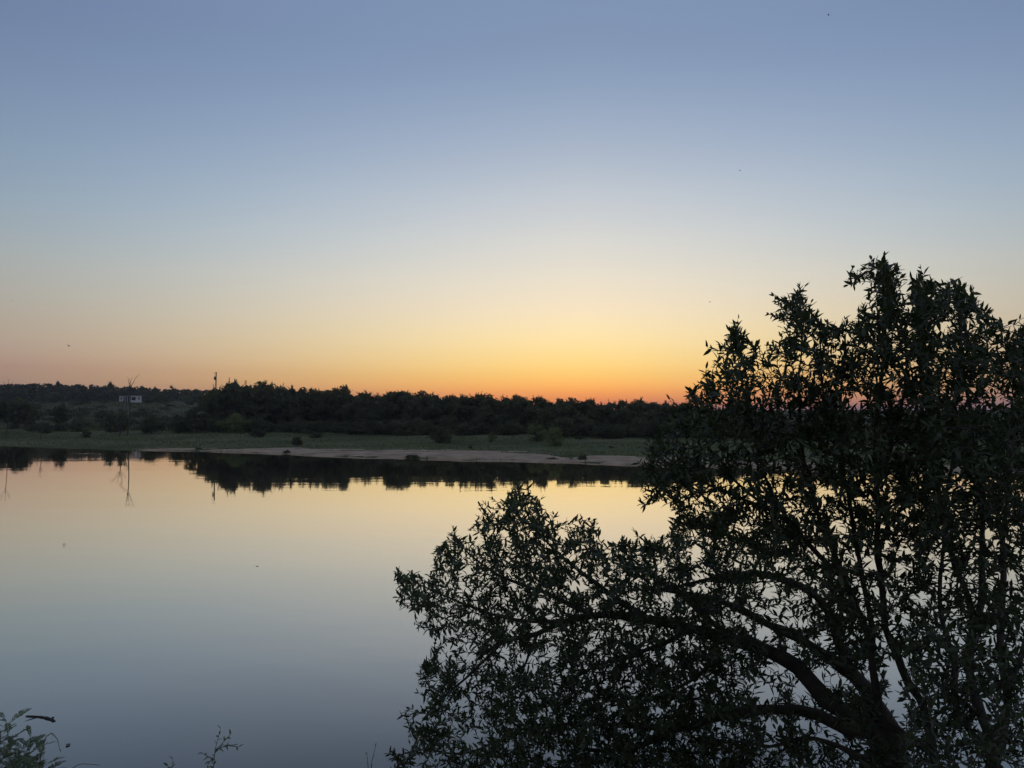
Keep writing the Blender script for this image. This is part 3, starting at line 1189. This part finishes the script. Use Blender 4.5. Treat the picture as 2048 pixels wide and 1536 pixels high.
    for i in sorted(big):
        o = bpy.data.objects.new('leaf', LEAF_ME[kind_[i]])
        col.objects.link(o)
        o.parent = root
        B = Matrix((Vector(side_[i]), Vector(LD[i]), Vector(up_[i]))).transposed().to_4x4()
        o.matrix_local = Matrix.Translation(Vector(LP[i] - org)) @ B @ Matrix.Scale(float(LL[i]), 4)
    print(name, 'leaves', nL)
    return root


def gauss(x, y, cx, cy, sx, sy):
    return np.exp(-((x - cx) / sx) ** 2 - ((y - cy) / sy) ** 2)


# --- leaning tree: arching limbs reaching out over the water to the left
LEAN = [(795, 1140), (828, 1142), (850, 1172), (868, 1135), (880, 1092), (905, 1064), (930, 1078), (950, 1048), (962, 1014), (1000, 1004),
        (1040, 970), (1070, 1008), (1095, 1032), (1125, 1082), (1150, 1050), (1190, 1050), (1205, 1088), (1240, 1088), (1270, 1070),
        (1305, 1082), (1340, 1088), (1350, 1030), (1420, 1010), (1600, 1060), (1700, 1150), (1760, 1300), (1800, 1536), (1830, 1640),
        (900, 1640), (790, 1560), (790, 1508), (822, 1468), (832, 1424), (868, 1396), (840, 1352), (852, 1320), (872, 1290), (850, 1260),
        (832, 1212), (802, 1184)]


def dens_lean(x, y):
    d = np.full_like(x, .9)
    d *= 1 - .97 * gauss(x, y, 950, 1472, 42, 26)
    d *= 1 - .55 * gauss(x, y, 1040, 1310, 90, 34)
    d *= 1 - .85 * gauss(x, y, 1580, 1355, 70, 42)
    d *= 1 - .8 * gauss(x, y, 1660, 1470, 80, 26)
    d *= 1 - .6 * gauss(x, y, 1570, 1230, 60, 50)
    d *= 1 - .45 * smooth01(x, 1420, 1560)
    d *= np.where((y > 1240) & (x < 960), .62, 1) * np.where((y < 1240) & (x < 1000), .8, 1)
    return d


def depth_lean(x, y, R):
    c = np.interp(x, [800, 1200, 1600, 1850], [6.7, 6.3, 5.5, 5.0])
    return float(np.clip(c + R.normal(0, .55), c - 1.1, c + 1.3))


lean_limbs = [
    ([(1815, 1580, 5.0), (1789, 1536, 5.0), (1732, 1446, 5.15), (1655, 1400, 5.35), (1598, 1335, 5.5), (1541, 1305, 5.65), (1464, 1282, 5.85),
      (1388, 1258, 6.0), (1290, 1236, 6.15), (1190, 1232, 6.3), (1124, 1244, 6.4), (1075, 1264, 6.45), (1008, 1281, 6.5), (960, 1312, 6.55)], .125, .014, 'trunk'),
    ([(1789, 1530, 5.0), (1790, 1484, 5.05), (1732, 1370, 5.2), (1686, 1332, 5.3), (1617, 1286, 5.5), (1541, 1248, 5.7), (1470, 1212, 5.9),
      (1390, 1190, 6.1), (1300, 1178, 6.3)], .075, .014, 'branch'),
    ([(1700, 1342, 5.3), (1674, 1274, 5.3), (1655, 1217, 5.35), (1617, 1179, 5.45), (1550, 1155, 5.6), (1470, 1150, 5.8), (1390, 1165, 6.0), (1330, 1180, 6.1)], .045, .010, 'branch'),
    ([(1745, 1462, 5.1), (1700, 1458, 5.15), (1655, 1442, 5.2), (1598, 1423, 5.3), (1503, 1423, 5.5), (1426, 1435, 5.7), (1350, 1465, 5.9), (1270, 1492, 6.0), (1180, 1500, 6.1)], .062, .014, 'branch'),
    ([(1800, 1545, 5.0), (1760, 1520, 4.95), (1713, 1515, 4.95), (1678, 1492, 5.0), (1632, 1479, 5.05), (1594, 1481, 5.1), (1540, 1492, 5.2), (1470, 1482, 5.3)], .032, .008, 'branch'),
    ([(1464, 1282, 5.85), (1400, 1225, 6.0), (1340, 1175, 6.15), (1280, 1130, 6.3), (1240, 1100, 6.35)], .03, .007, 'branch'),
    ([(1290, 1236, 6.15), (1210, 1180, 6.35), (1130, 1120, 6.5), (1075, 1060, 6.6), (1045, 1000, 6.65)], .03, .006, 'branch'),
    ([(1190, 1232, 6.3), (1100, 1190, 6.55), (1000, 1150, 6.8), (930, 1100, 6.9), (905, 1070, 6.95)], .026, .006, 'branch'),
    ([(1124, 1244, 6.4), (1030, 1240, 6.7), (940, 1215, 6.9), (860, 1180, 7.0), (806, 1150, 7.0)], .024, .005, 'branch'),
    ([(1075, 1264, 6.45), (1060, 1300, 6.4), (1045, 1340, 6.35), (1020, 1390, 6.3), (1000, 1420, 6.3)], .018, .005, 'branch'),
    ([(1008, 1281, 6.5), (960, 1330, 6.5), (915, 1370, 6.5), (880, 1400, 6.5), (845, 1440, 6.45)], .017, .005, 'branch'),
    ([(1350, 1465, 5.9), (1240, 1450, 6.1), (1120, 1450, 6.2), (1030, 1470, 6.2), (930, 1510, 6.2), (850, 1500, 6.2), (800, 1510, 6.2)], .026, .005, 'branch'),
    ([(1388, 1258, 6.0), (1290, 1300, 6.0), (1200, 1330, 6.0), (1130, 1370, 6.0), (1080, 1420, 6.0)], .024, .006, 'branch'),
    ([(1440, 1300, 5.7), (1400, 1350, 5.6), (1330, 1390, 5.6), (1250, 1420, 5.6)], .022, .006, 'branch'),
]
lean_extra = [(797, 1142), (815, 1160), (906, 1058), (960, 1012), (985, 1000), (1042, 952), (1060, 985), (1078, 1012), (1150, 1042), (1185, 1042),
              (1248, 1078), (1270, 1066), (1302, 1078), (850, 1330), (838, 1350), (826, 1418), (822, 1470), (788, 1506), (870, 1392), (830, 1210),
              (884, 1095), (1108, 1030), (872, 1130), (800, 1180)]
grow('leaning_tree', 'dark leaning tree with thick arching limbs reaching left over the water', lean_limbs, LEAN, 4700, depth_lean, dens_lean,
     lean_extra, .068, M['bark'], 21)

# --- upright tree: slender stems rising above the skyline
UPR = [(1378, 808), (1388, 785), (1418, 742), (1448, 690), (1475, 652), (1500, 692), (1530, 715), (1552, 700), (1566, 655), (1552, 602), (1598, 582),
       (1630, 625), (1655, 652), (1700, 650), (1724, 605), (1708, 548), (1758, 522), (1798, 545), (1815, 605), (1845, 640), (1880, 700), (1880, 1000),
       (1850, 1300), (1750, 1330), (1680, 1230), (1600, 1130), (1450, 1080), (1350, 1060), (1345, 1005), (1305, 990), (1282, 935), (1296, 885), (1335, 850)]


def dens_upr(x, y):
    d = np.full_like(x, .9)
    d *= 1 - .75 * gauss(x, y, 1545, 715, 26, 40)
    d *= 1 - .55 * smooth01(y, 1010, 1150)
    return d


def depth_upr(x, y, R):
    c = np.interp(x, [1280, 1500, 1800], [4.9, 4.5, 4.1])
    return float(np.clip(c + R.normal(0, .35), c - .7, c + .8))


upr_limbs = [
    ([(1870, 1560, 4.5), (1854, 1446, 4.5), (1816, 1370, 4.5), (1800, 1313, 4.45), (1772, 1255, 4.4), (1760, 1150, 4.35), (1752, 980, 4.25),
      (1758, 800, 4.15), (1766, 640, 4.1), (1764, 545, 4.05)], .048, .005, 'trunk'),
    ([(1864, 1500, 4.5), (1770, 1446, 4.6), (1746, 1332, 4.6), (1746, 1274, 4.6), (1720, 1120, 4.55), (1690, 950, 4.5), (1680, 800, 4.45), (1690, 670, 4.4)], .032, .005, 'branch'),
    ([(1748, 1300, 4.6), (1700, 1180, 4.65), (1650, 1060, 4.65), (1610, 920, 4.6), (1598, 780, 4.55), (1602, 680, 4.5), (1598, 600, 4.5)], .026, .004, 'branch'),
    ([(1690, 1160, 4.65), (1610, 1080, 4.75), (1540, 980, 4.8), (1505, 860, 4.75), (1495, 760, 4.7), (1476, 665, 4.7)], .020, .004, 'branch'),
    ([(1590, 1055, 4.75), (1500, 990, 4.9), (1430, 920, 4.95), (1405, 850, 4.95), (1392, 790, 4.95)], .015, .004, 'branch'),
    ([(1540, 1020, 4.8), (1440, 980, 5.0), (1360, 940, 5.05), (1310, 905, 5.1)], .013, .004, 'branch'),
    ([(1752, 980, 4.25), (1790, 860, 4.1), (1815, 740, 4.0), (1800, 640, 4.0)], .015, .004, 'branch'),
    ([(1690, 950, 4.5), (1650, 820, 4.4), (1640, 720, 4.35), (1640, 660, 4.35)], .013, .004, 'branch'),
]
upr_extra = [(1476, 638), (1470, 652), (1548, 592), (1600, 574), (1622, 606), (1705, 538), (1742, 520), (1768, 514), (1796, 532), (1690, 640), (1718, 640),
             (1412, 738), (1440, 690), (1380, 786), (1392, 775), (1512, 690), (1548, 690), (1655, 648), (1340, 800), (1278, 925), (1290, 985), (1300, 885)]
grow('upright_tree', 'slender upright leafy tree standing against the sunset sky', upr_limbs, UPR, 2100, depth_upr, dens_upr,
     upr_extra, .055, M['bark'], 22)

# --- pale barked tree at the right edge
RGT = [(1830, 560), (1845, 552), (1878, 588), (1908, 566), (1948, 588), (1988, 645), (2003, 705), (2045, 650), (2110, 610), (2180, 720), (2190, 1640),
       (1790, 1640), (1800, 1400), (1830, 1150), (1850, 1000), (1850, 760), (1820, 640)]


def dens_rgt(x, y):
    d = np.full_like(x, .9)
    d *= 1 - .45 * smooth01(y, 1020, 1180)
    d *= 1 - .6 * gauss(x, y, 1985, 800, 30, 40)
    d *= np.where(x > 2060, .35, 1)
    return d


def depth_rgt(x, y, R):
    return float(np.clip(4.0 + R.normal(0, .38), 3.3, 4.8))


rgt_limbs = [
    ([(1990, 1570, 4.3), (1984, 1536, 4.3), (1961, 1427, 4.3), (1945, 1370, 4.3), (1938, 1274, 4.25), (1958, 1198, 4.2), (1966, 1100, 4.15), (1952, 920, 4.05),
      (1930, 740, 3.95), (1912, 590, 3.9)], .052, .005, 'trunk'),
    ([(1940, 1300, 4.25), (1946, 1240, 4.25), (1930, 1179, 4.2), (1912, 1141, 4.2), (1884, 1000, 4.15), (1856, 780, 4.05), (1842, 575, 4.0)], .026, .004, 'branch'),
    ([(1985, 1540, 4.3), (1999, 1484, 4.2), (2014, 1389, 4.15), (1999, 1294, 4.1), (2003, 1179, 4.05), (2012, 1000, 3.95), (2034, 820, 3.9), (2052, 660, 3.85)], .034, .004, 'branch'),
    ([(1975, 1500, 4.3), (1915, 1427, 4.4), (1911, 1332, 4.45), (1893, 1260, 4.45), (1880, 1150, 4.5), (1900, 950, 4.5), (1910, 780, 4.4)], .022, .004, 'branch'),
    ([(2010, 1400, 4.15), (2060, 1250, 4.1), (2100, 1050, 4.1), (2120, 800, 4.1)], .02, .004, 'branch'),
    ([(1961, 1427, 4.3), (1900, 1390, 4.1), (1850, 1400, 3.95), (1820, 1450, 3.9)], .014, .004, 'branch'),
]
rgt_extra = [(1842, 538), (1836, 560), (1862, 570), (1912, 562), (1946, 580), (1930, 575), (1985, 640), (1996, 660), (2040, 640), (2048, 670), (2010, 720)]
grow('pale_barked_tree', 'leafy tree with slim pale-barked stems at the right edge', rgt_limbs, RGT, 1800, depth_rgt, dens_rgt,
     rgt_extra, .055, M['bark_pale'], 23)


# ================================================================== plants of the near bank, bottom left
def weed(name, label, px, py_base_y, stems, leaf_len, feathery=False, seed=1, matl='leaf_weed', spacing=.03, spread0=.9):
    """stems: list of pixel polylines (px,py,Y)"""
    R = np.random.default_rng(seed)
    first = P(*stems[0][0])
    bz = float(near_z(first[0], first[1]))
    org = np.array([first[0], first[1], bz])
    root = empty(name, tuple(org))
    tag(root, label, 'plant')
    LVv, LFf, LAa, off = [], [], [], 0
    lv, lf = LEAVES[1] if not feathery else leaf_template(1, .30, .03, .02)
    stem_objs = []
    nleaf = 0
    leaf_me = np_mesh('leaf', lv, lf, M[matl], True, attr=np.zeros(len(lv)))
    for pl in stems:
        p = np.array([P(*q) for q in pl])
        if pl is stems[0] or len(pl) > 2:
            foot = org + np.array([(p[0][0] - org[0]) * .4, (p[0][1] - org[1]) * .4, 0])
            foot[2] = float(near_z(foot[0], foot[1])) - .03
            p = np.vstack([foot, p])
        k = np.linspace(0, len(p) - 1, 12 * (len(p) - 1))
        q = np.stack([np.interp(k, np.arange(len(p)), p[:, c]) for c in range(3)], -1)
        for _ in range(6):
            q[1:-1] = (q[:-2] + q[1:-1] * 2 + q[2:]) / 4
        b = MB()
        b.tube(q - org, np.linspace(.0032, .0010, len(q)), 5)
        b.build('stem', M['straw'], root, True)
        seg = np.linalg.norm(np.diff(q, axis=0), axis=1)
        cum = np.concatenate([[0], np.cumsum(seg)])
        tg = np.gradient(q, axis=0)
        tg /= np.linalg.norm(tg, axis=1)[:, None]
        sd, i = cum[-1], 0
        while sd > cum[-1] * .15 and leaf_len > 0:
            pt = np.array([np.interp(sd, cum, q[:, c]) for c in range(3)])
            tt = np.array([np.interp(sd, cum, tg[:, c]) for c in range(3)])
            u1 = np.cross(tt, (.3, .9, .1))
            u1 /= np.linalg.norm(u1)
            u2 = np.cross(tt, u1)
            a = i * 2.4 + R.normal(0, .4)
            d = tt * math.cos(spread0) + (u1 * math.cos(a) + u2 * math.sin(a)) * math.sin(spread0)
            d /= np.linalg.norm(d)
            ln = leaf_len * R.uniform(.7, 1.15)
            if feathery:
                # frond: rachis with many leaflet pairs
                dn = np.array([0, 0, -.5])
                mm = 20
                ts = np.linspace(.12, 1, mm)
                rp = np.array([pt + d * ln * t + dn * ln * t * t * .6 for t in ts])
                b = MB()
                b.tube(np.vstack([pt, rp[::3]]) - org, .0007, 3, cap=False)
                FV, FFs, fo = [b.v[0]], list(b.f), b.n
                sv = np.cross(d, (0, 0, 1)) + R.normal(0, .3, 3)
                sv /= np.linalg.norm(sv)
                for t, r_ in zip(ts, rp):
                    for sgn in (-1, 1):
                        ld = d * .45 + sv * sgn + R.normal(0, .12, 3)
                        ld /= np.linalg.norm(ld)
                        nv = np.cross(ld, d) + R.normal(0, .2, 3)
                        sx_ = np.cross(ld, nv)
                        sx_ /= np.linalg.norm(sx_)
                        B = np.stack([sx_, ld, np.cross(sx_, ld)]) * ln * .15 * math.sin(max(.35, t * 2.9)) 
                        FV.append(lv @ B + r_ - org)
                        FFs += [tuple(int(v) + fo for v in f) for f in lf]
                        fo += len(lv)
                me = np_mesh('frond', np.vstack(FV), FFs, M[matl], True, attr=np.full(fo, R.uniform(0, 1)))
                link('frond', me, root)
            else:
                nv = np.array([0, 0, 1.0]) + R.normal(0, .5, 3)
                sx_ = np.cross(d, nv)
                sx_ /= np.linalg.norm(sx_)
                o = link('leaf', leaf_me, root)
                Bm = Matrix((Vector(sx_), Vector(d), Vector(np.cross(sx_, d)))).transposed().to_4x4()
                o.matrix_local = Matrix.Translation(Vector(pt - org)) @ Bm @ Matrix.Scale(float(ln), 4)
            sd -= spacing * R.uniform(.7, 1.3)
            i += 1
    return root


weed('feathery_plant', 'pale green feathery-leaved plant in the bottom left corner', 20, 0,
     [[(30, 1650, 3.4), (25, 1540, 3.4), (12, 1440, 3.4)], [(20, 1650, 3.5), (50, 1560, 3.5), (62, 1480, 3.5)],
      [(10, 1650, 3.3), (-10, 1560, 3.3), (-25, 1470, 3.3)], [(40, 1650, 3.3), (75, 1570, 3.3), (88, 1520, 3.3)],
      [(20, 1650, 3.6), (30, 1570, 3.6), (38, 1495, 3.6)], [(15, 1650, 3.5), (10, 1590, 3.5), (22, 1530, 3.5)], [(50, 1650, 3.4), (55, 1590, 3.4), (60, 1530, 3.4)], [(0, 1650, 3.4), (5, 1580, 3.4), (0, 1500, 3.4)], [(5, 1650, 3.3), (-5, 1560, 3.3), (2, 1460, 3.3)], [(30, 1650, 3.45), (42, 1570, 3.45), (50, 1500, 3.45)],
      [(20, 1650, 3.3), (25, 1600, 3.3), (30, 1545, 3.3)], [(60, 1650, 3.5), (72, 1590, 3.5), (80, 1545, 3.5)]], .12, True, 31, spacing=.0135)
weed('arching_stem', 'thin dry stem arching over beside the feathery plant', 80, 0,
     [[(70, 1640, 3.35), (78, 1530, 3.35), (90, 1475, 3.35), (104, 1465, 3.35), (116, 1480, 3.35), (119, 1498, 3.35)]], .018, False, 32,
     'leaf_weed', .06, 1.2)
weed('leafy_sprig', 'small leafy sprig with three twigs at the bottom edge, left of the trees', 428, 0,
     [[(425, 1640, 3.5), (426, 1545, 3.5), (430, 1500, 3.5), (441, 1458, 3.5)], [(430, 1505, 3.5), (448, 1482, 3.5), ],
      [(430, 1500, 3.5), (455, 1490, 3.48)], [(428, 1520, 3.5), (402, 1505, 3.52)], [(426, 1515, 3.5), (415, 1530, 3.5)],
      [(455, 1490, 3.48), (478, 1494, 3.46)], [(448, 1482, 3.5), (460, 1470, 3.5)]], .024, False, 33, 'leaf_weed', .016, .8)
weed('weed_tip', 'tiny weed tip just showing at the bottom edge left of the sprig', 344, 0,
     [[(344, 1650, 3.4), (344, 1560, 3.4), (346, 1520, 3.4)], [(340, 1650, 3.4), (338, 1570, 3.4), (336, 1532, 3.4)]], .026, False, 34,
     'leaf_weed', .014, .8)
weed('bent_grass_stem', 'single bent grass stem at the bottom edge right of the feathery plant', 150, 0,
     [[(120, 1640, 3.3), (132, 1545, 3.3), (160, 1527, 3.3), (200, 1530, 3.3)]], 0, False, 35)
weed('grass_spike', 'faint grass spike at the bottom edge just left of the leaning tree', 742, 0,
     [[(738, 1640, 3.6), (742, 1530, 3.6), (751, 1494, 3.6)], [(735, 1640, 3.6), (737, 1540, 3.6), (734, 1510, 3.6)]], .02, False, 36, 'leaf_weed', .05, .25)


# floating things
def on_water(px, py):
    d = P(px, py, 1.0) - np.array([0, 0, CAMZ])
    t = -CAMZ / d[2]
    return np.array([0, 0, CAMZ]) + d * t


a, b_ = on_water(52, 1433), on_water(110, 1443)
root = empty('floating_stick', tuple((a + b_) / 2))
tag(root, 'dark knobbly stick floating on the water at bottom left', 'stick')
o0 = (a + b_) / 2
t = np.linspace(0, 1, 12)[:, None]
path = a + (b_ - a) * t - o0 + np.array([0, .06, .018]) * np.sin(t * 3.1) * 1.0
path[:, 2] = .002 + .004 * np.sin(t[:, 0] * 3.1)
mb = MB()
mb.tube(path, [.014, .017, .016, .015, .014, .020, .016, .026, .024, .020, .026, .010], 7)
mb.build('shaft', M['stick'], root, True)
mb = MB()
mb.tube([path[9], path[9] + np.array([.03, .0, .03]), path[9] + np.array([.05, .01, .035])], [.014, .016, .008], 6)
mb.build('knot', M['stick'], root, True)
mb = MB()
mb.tube([path[4], path[4] + np.array([-.08, -.12, -.002]), path[4] + np.array([-.13, -.2, -.008])], [.006, .004, .002], 5)
mb.build('side_twig', M['stick'], root, True)
c = on_water(139, 1492)
lf = np_mesh('floating_leaf', LEAVES[1][0] * .09 * np.array([2.2, 1, .6]), LEAVES[1][1], M['stick'], True)
o = link('floating_leaf', lf, None, (c[0], c[1], .012))
o.rotation_euler = (0.15, 0.1, 1.0)
tag(o, 'small dark leaf floating right of the feathery plant', 'leaf')


# flying insects and a bird
def flyer(name, label, cat, px, py, Y, span, rz, roll, body_m, wing_m):
    p = P(px, py, Y)
    root = empty(name, tuple(p), rz)
    root.rotation_euler = (0, roll, rz)
    tag(root, label, cat)
    k = span
    b = MB()
    b.tube([(0, -.32 * k, 0), (0, -.2 * k, .01 * k), (0, 0, .02 * k), (0, .18 * k, 0), (0, .34 * k, -.01 * k)],
           [.02 * k, .07 * k, .085 * k, .05 * k, .012 * k], 7)
    b.build('body', body_m, root, True)
    for s_ in (-1, 1):
        w_ = MB()
        w_.add([(s_ * .04 * k, .1 * k, .03 * k), (s_ * .28 * k, .17 * k, .12 * k), (s_ * .5 * k, .02 * k, .1 * k), (s_ * .3 * k, -.1 * k, .08 * k),
                (s_ * .04 * k, -.09 * k, .03 * k), (s_ * .25 * k, .04 * k, .12 * k)],
               [(0, 1, 5), (1, 2, 5), (2, 3, 5), (3, 4, 5), (4, 0, 5)])
        w_.build('wing', wing_m, root)


flyer('flying_insect', 'dark insect flying low over the open water, left of the trees', 'insect', 514, 1133, 4.0, .028, .9, .3, M['insect'], M['wing'])
flyer('flying_insect', 'tiny insect speck in the blue sky above the upright tree', 'insect', 1480, 341, 5.0, .022, .4, .2, M['insect'], M['wing'])
flyer('flying_insect', 'tiny insect speck near the top of the sky, right side', 'insect', 1657, 30, 5.0, .022, 1.4, .2, M['insect'], M['wing'])
flyer('flying_insect', 'tiny insect speck in pale sky left of the upright tree', 'insect', 1420, 604, 5.0, .020, .7, .2, M['insect'], M['wing'])
flyer('flying_insect', 'tiny insect speck in the sky at the left edge', 'insect', 25, 602, 5.0, .020, .2, .2, M['insect'], M['wing'])
flyer('flying_bird', 'distant dark bird flying above the left ridge', 'bird', 138, 692, 130, .85, 1.2, .35, M['feather'], M['feather'])


# ================================================================== dusk air
hz, hnt, hN, hL, hbs = mat('haze_air')
hN.remove(hbs)
pv = hN.new('ShaderNodeVolumePrincipled')
pv.inputs['Color'].default_value = (.86, .88, .92, 1)
pv.inputs['Density'].default_value = 1.9e-4
pv.inputs['Anisotropy'].default_value = .45
hL.new(pv.outputs[0], hN['Material Output'].inputs['Volume'])
hb = MB()
hb.box((0, 1800, 21.5), (5400, 6400, 53))
haze = hb.build('haze', hz)
tag(haze, 'thin dusk haze over the river', 'haze', kind='stuff')
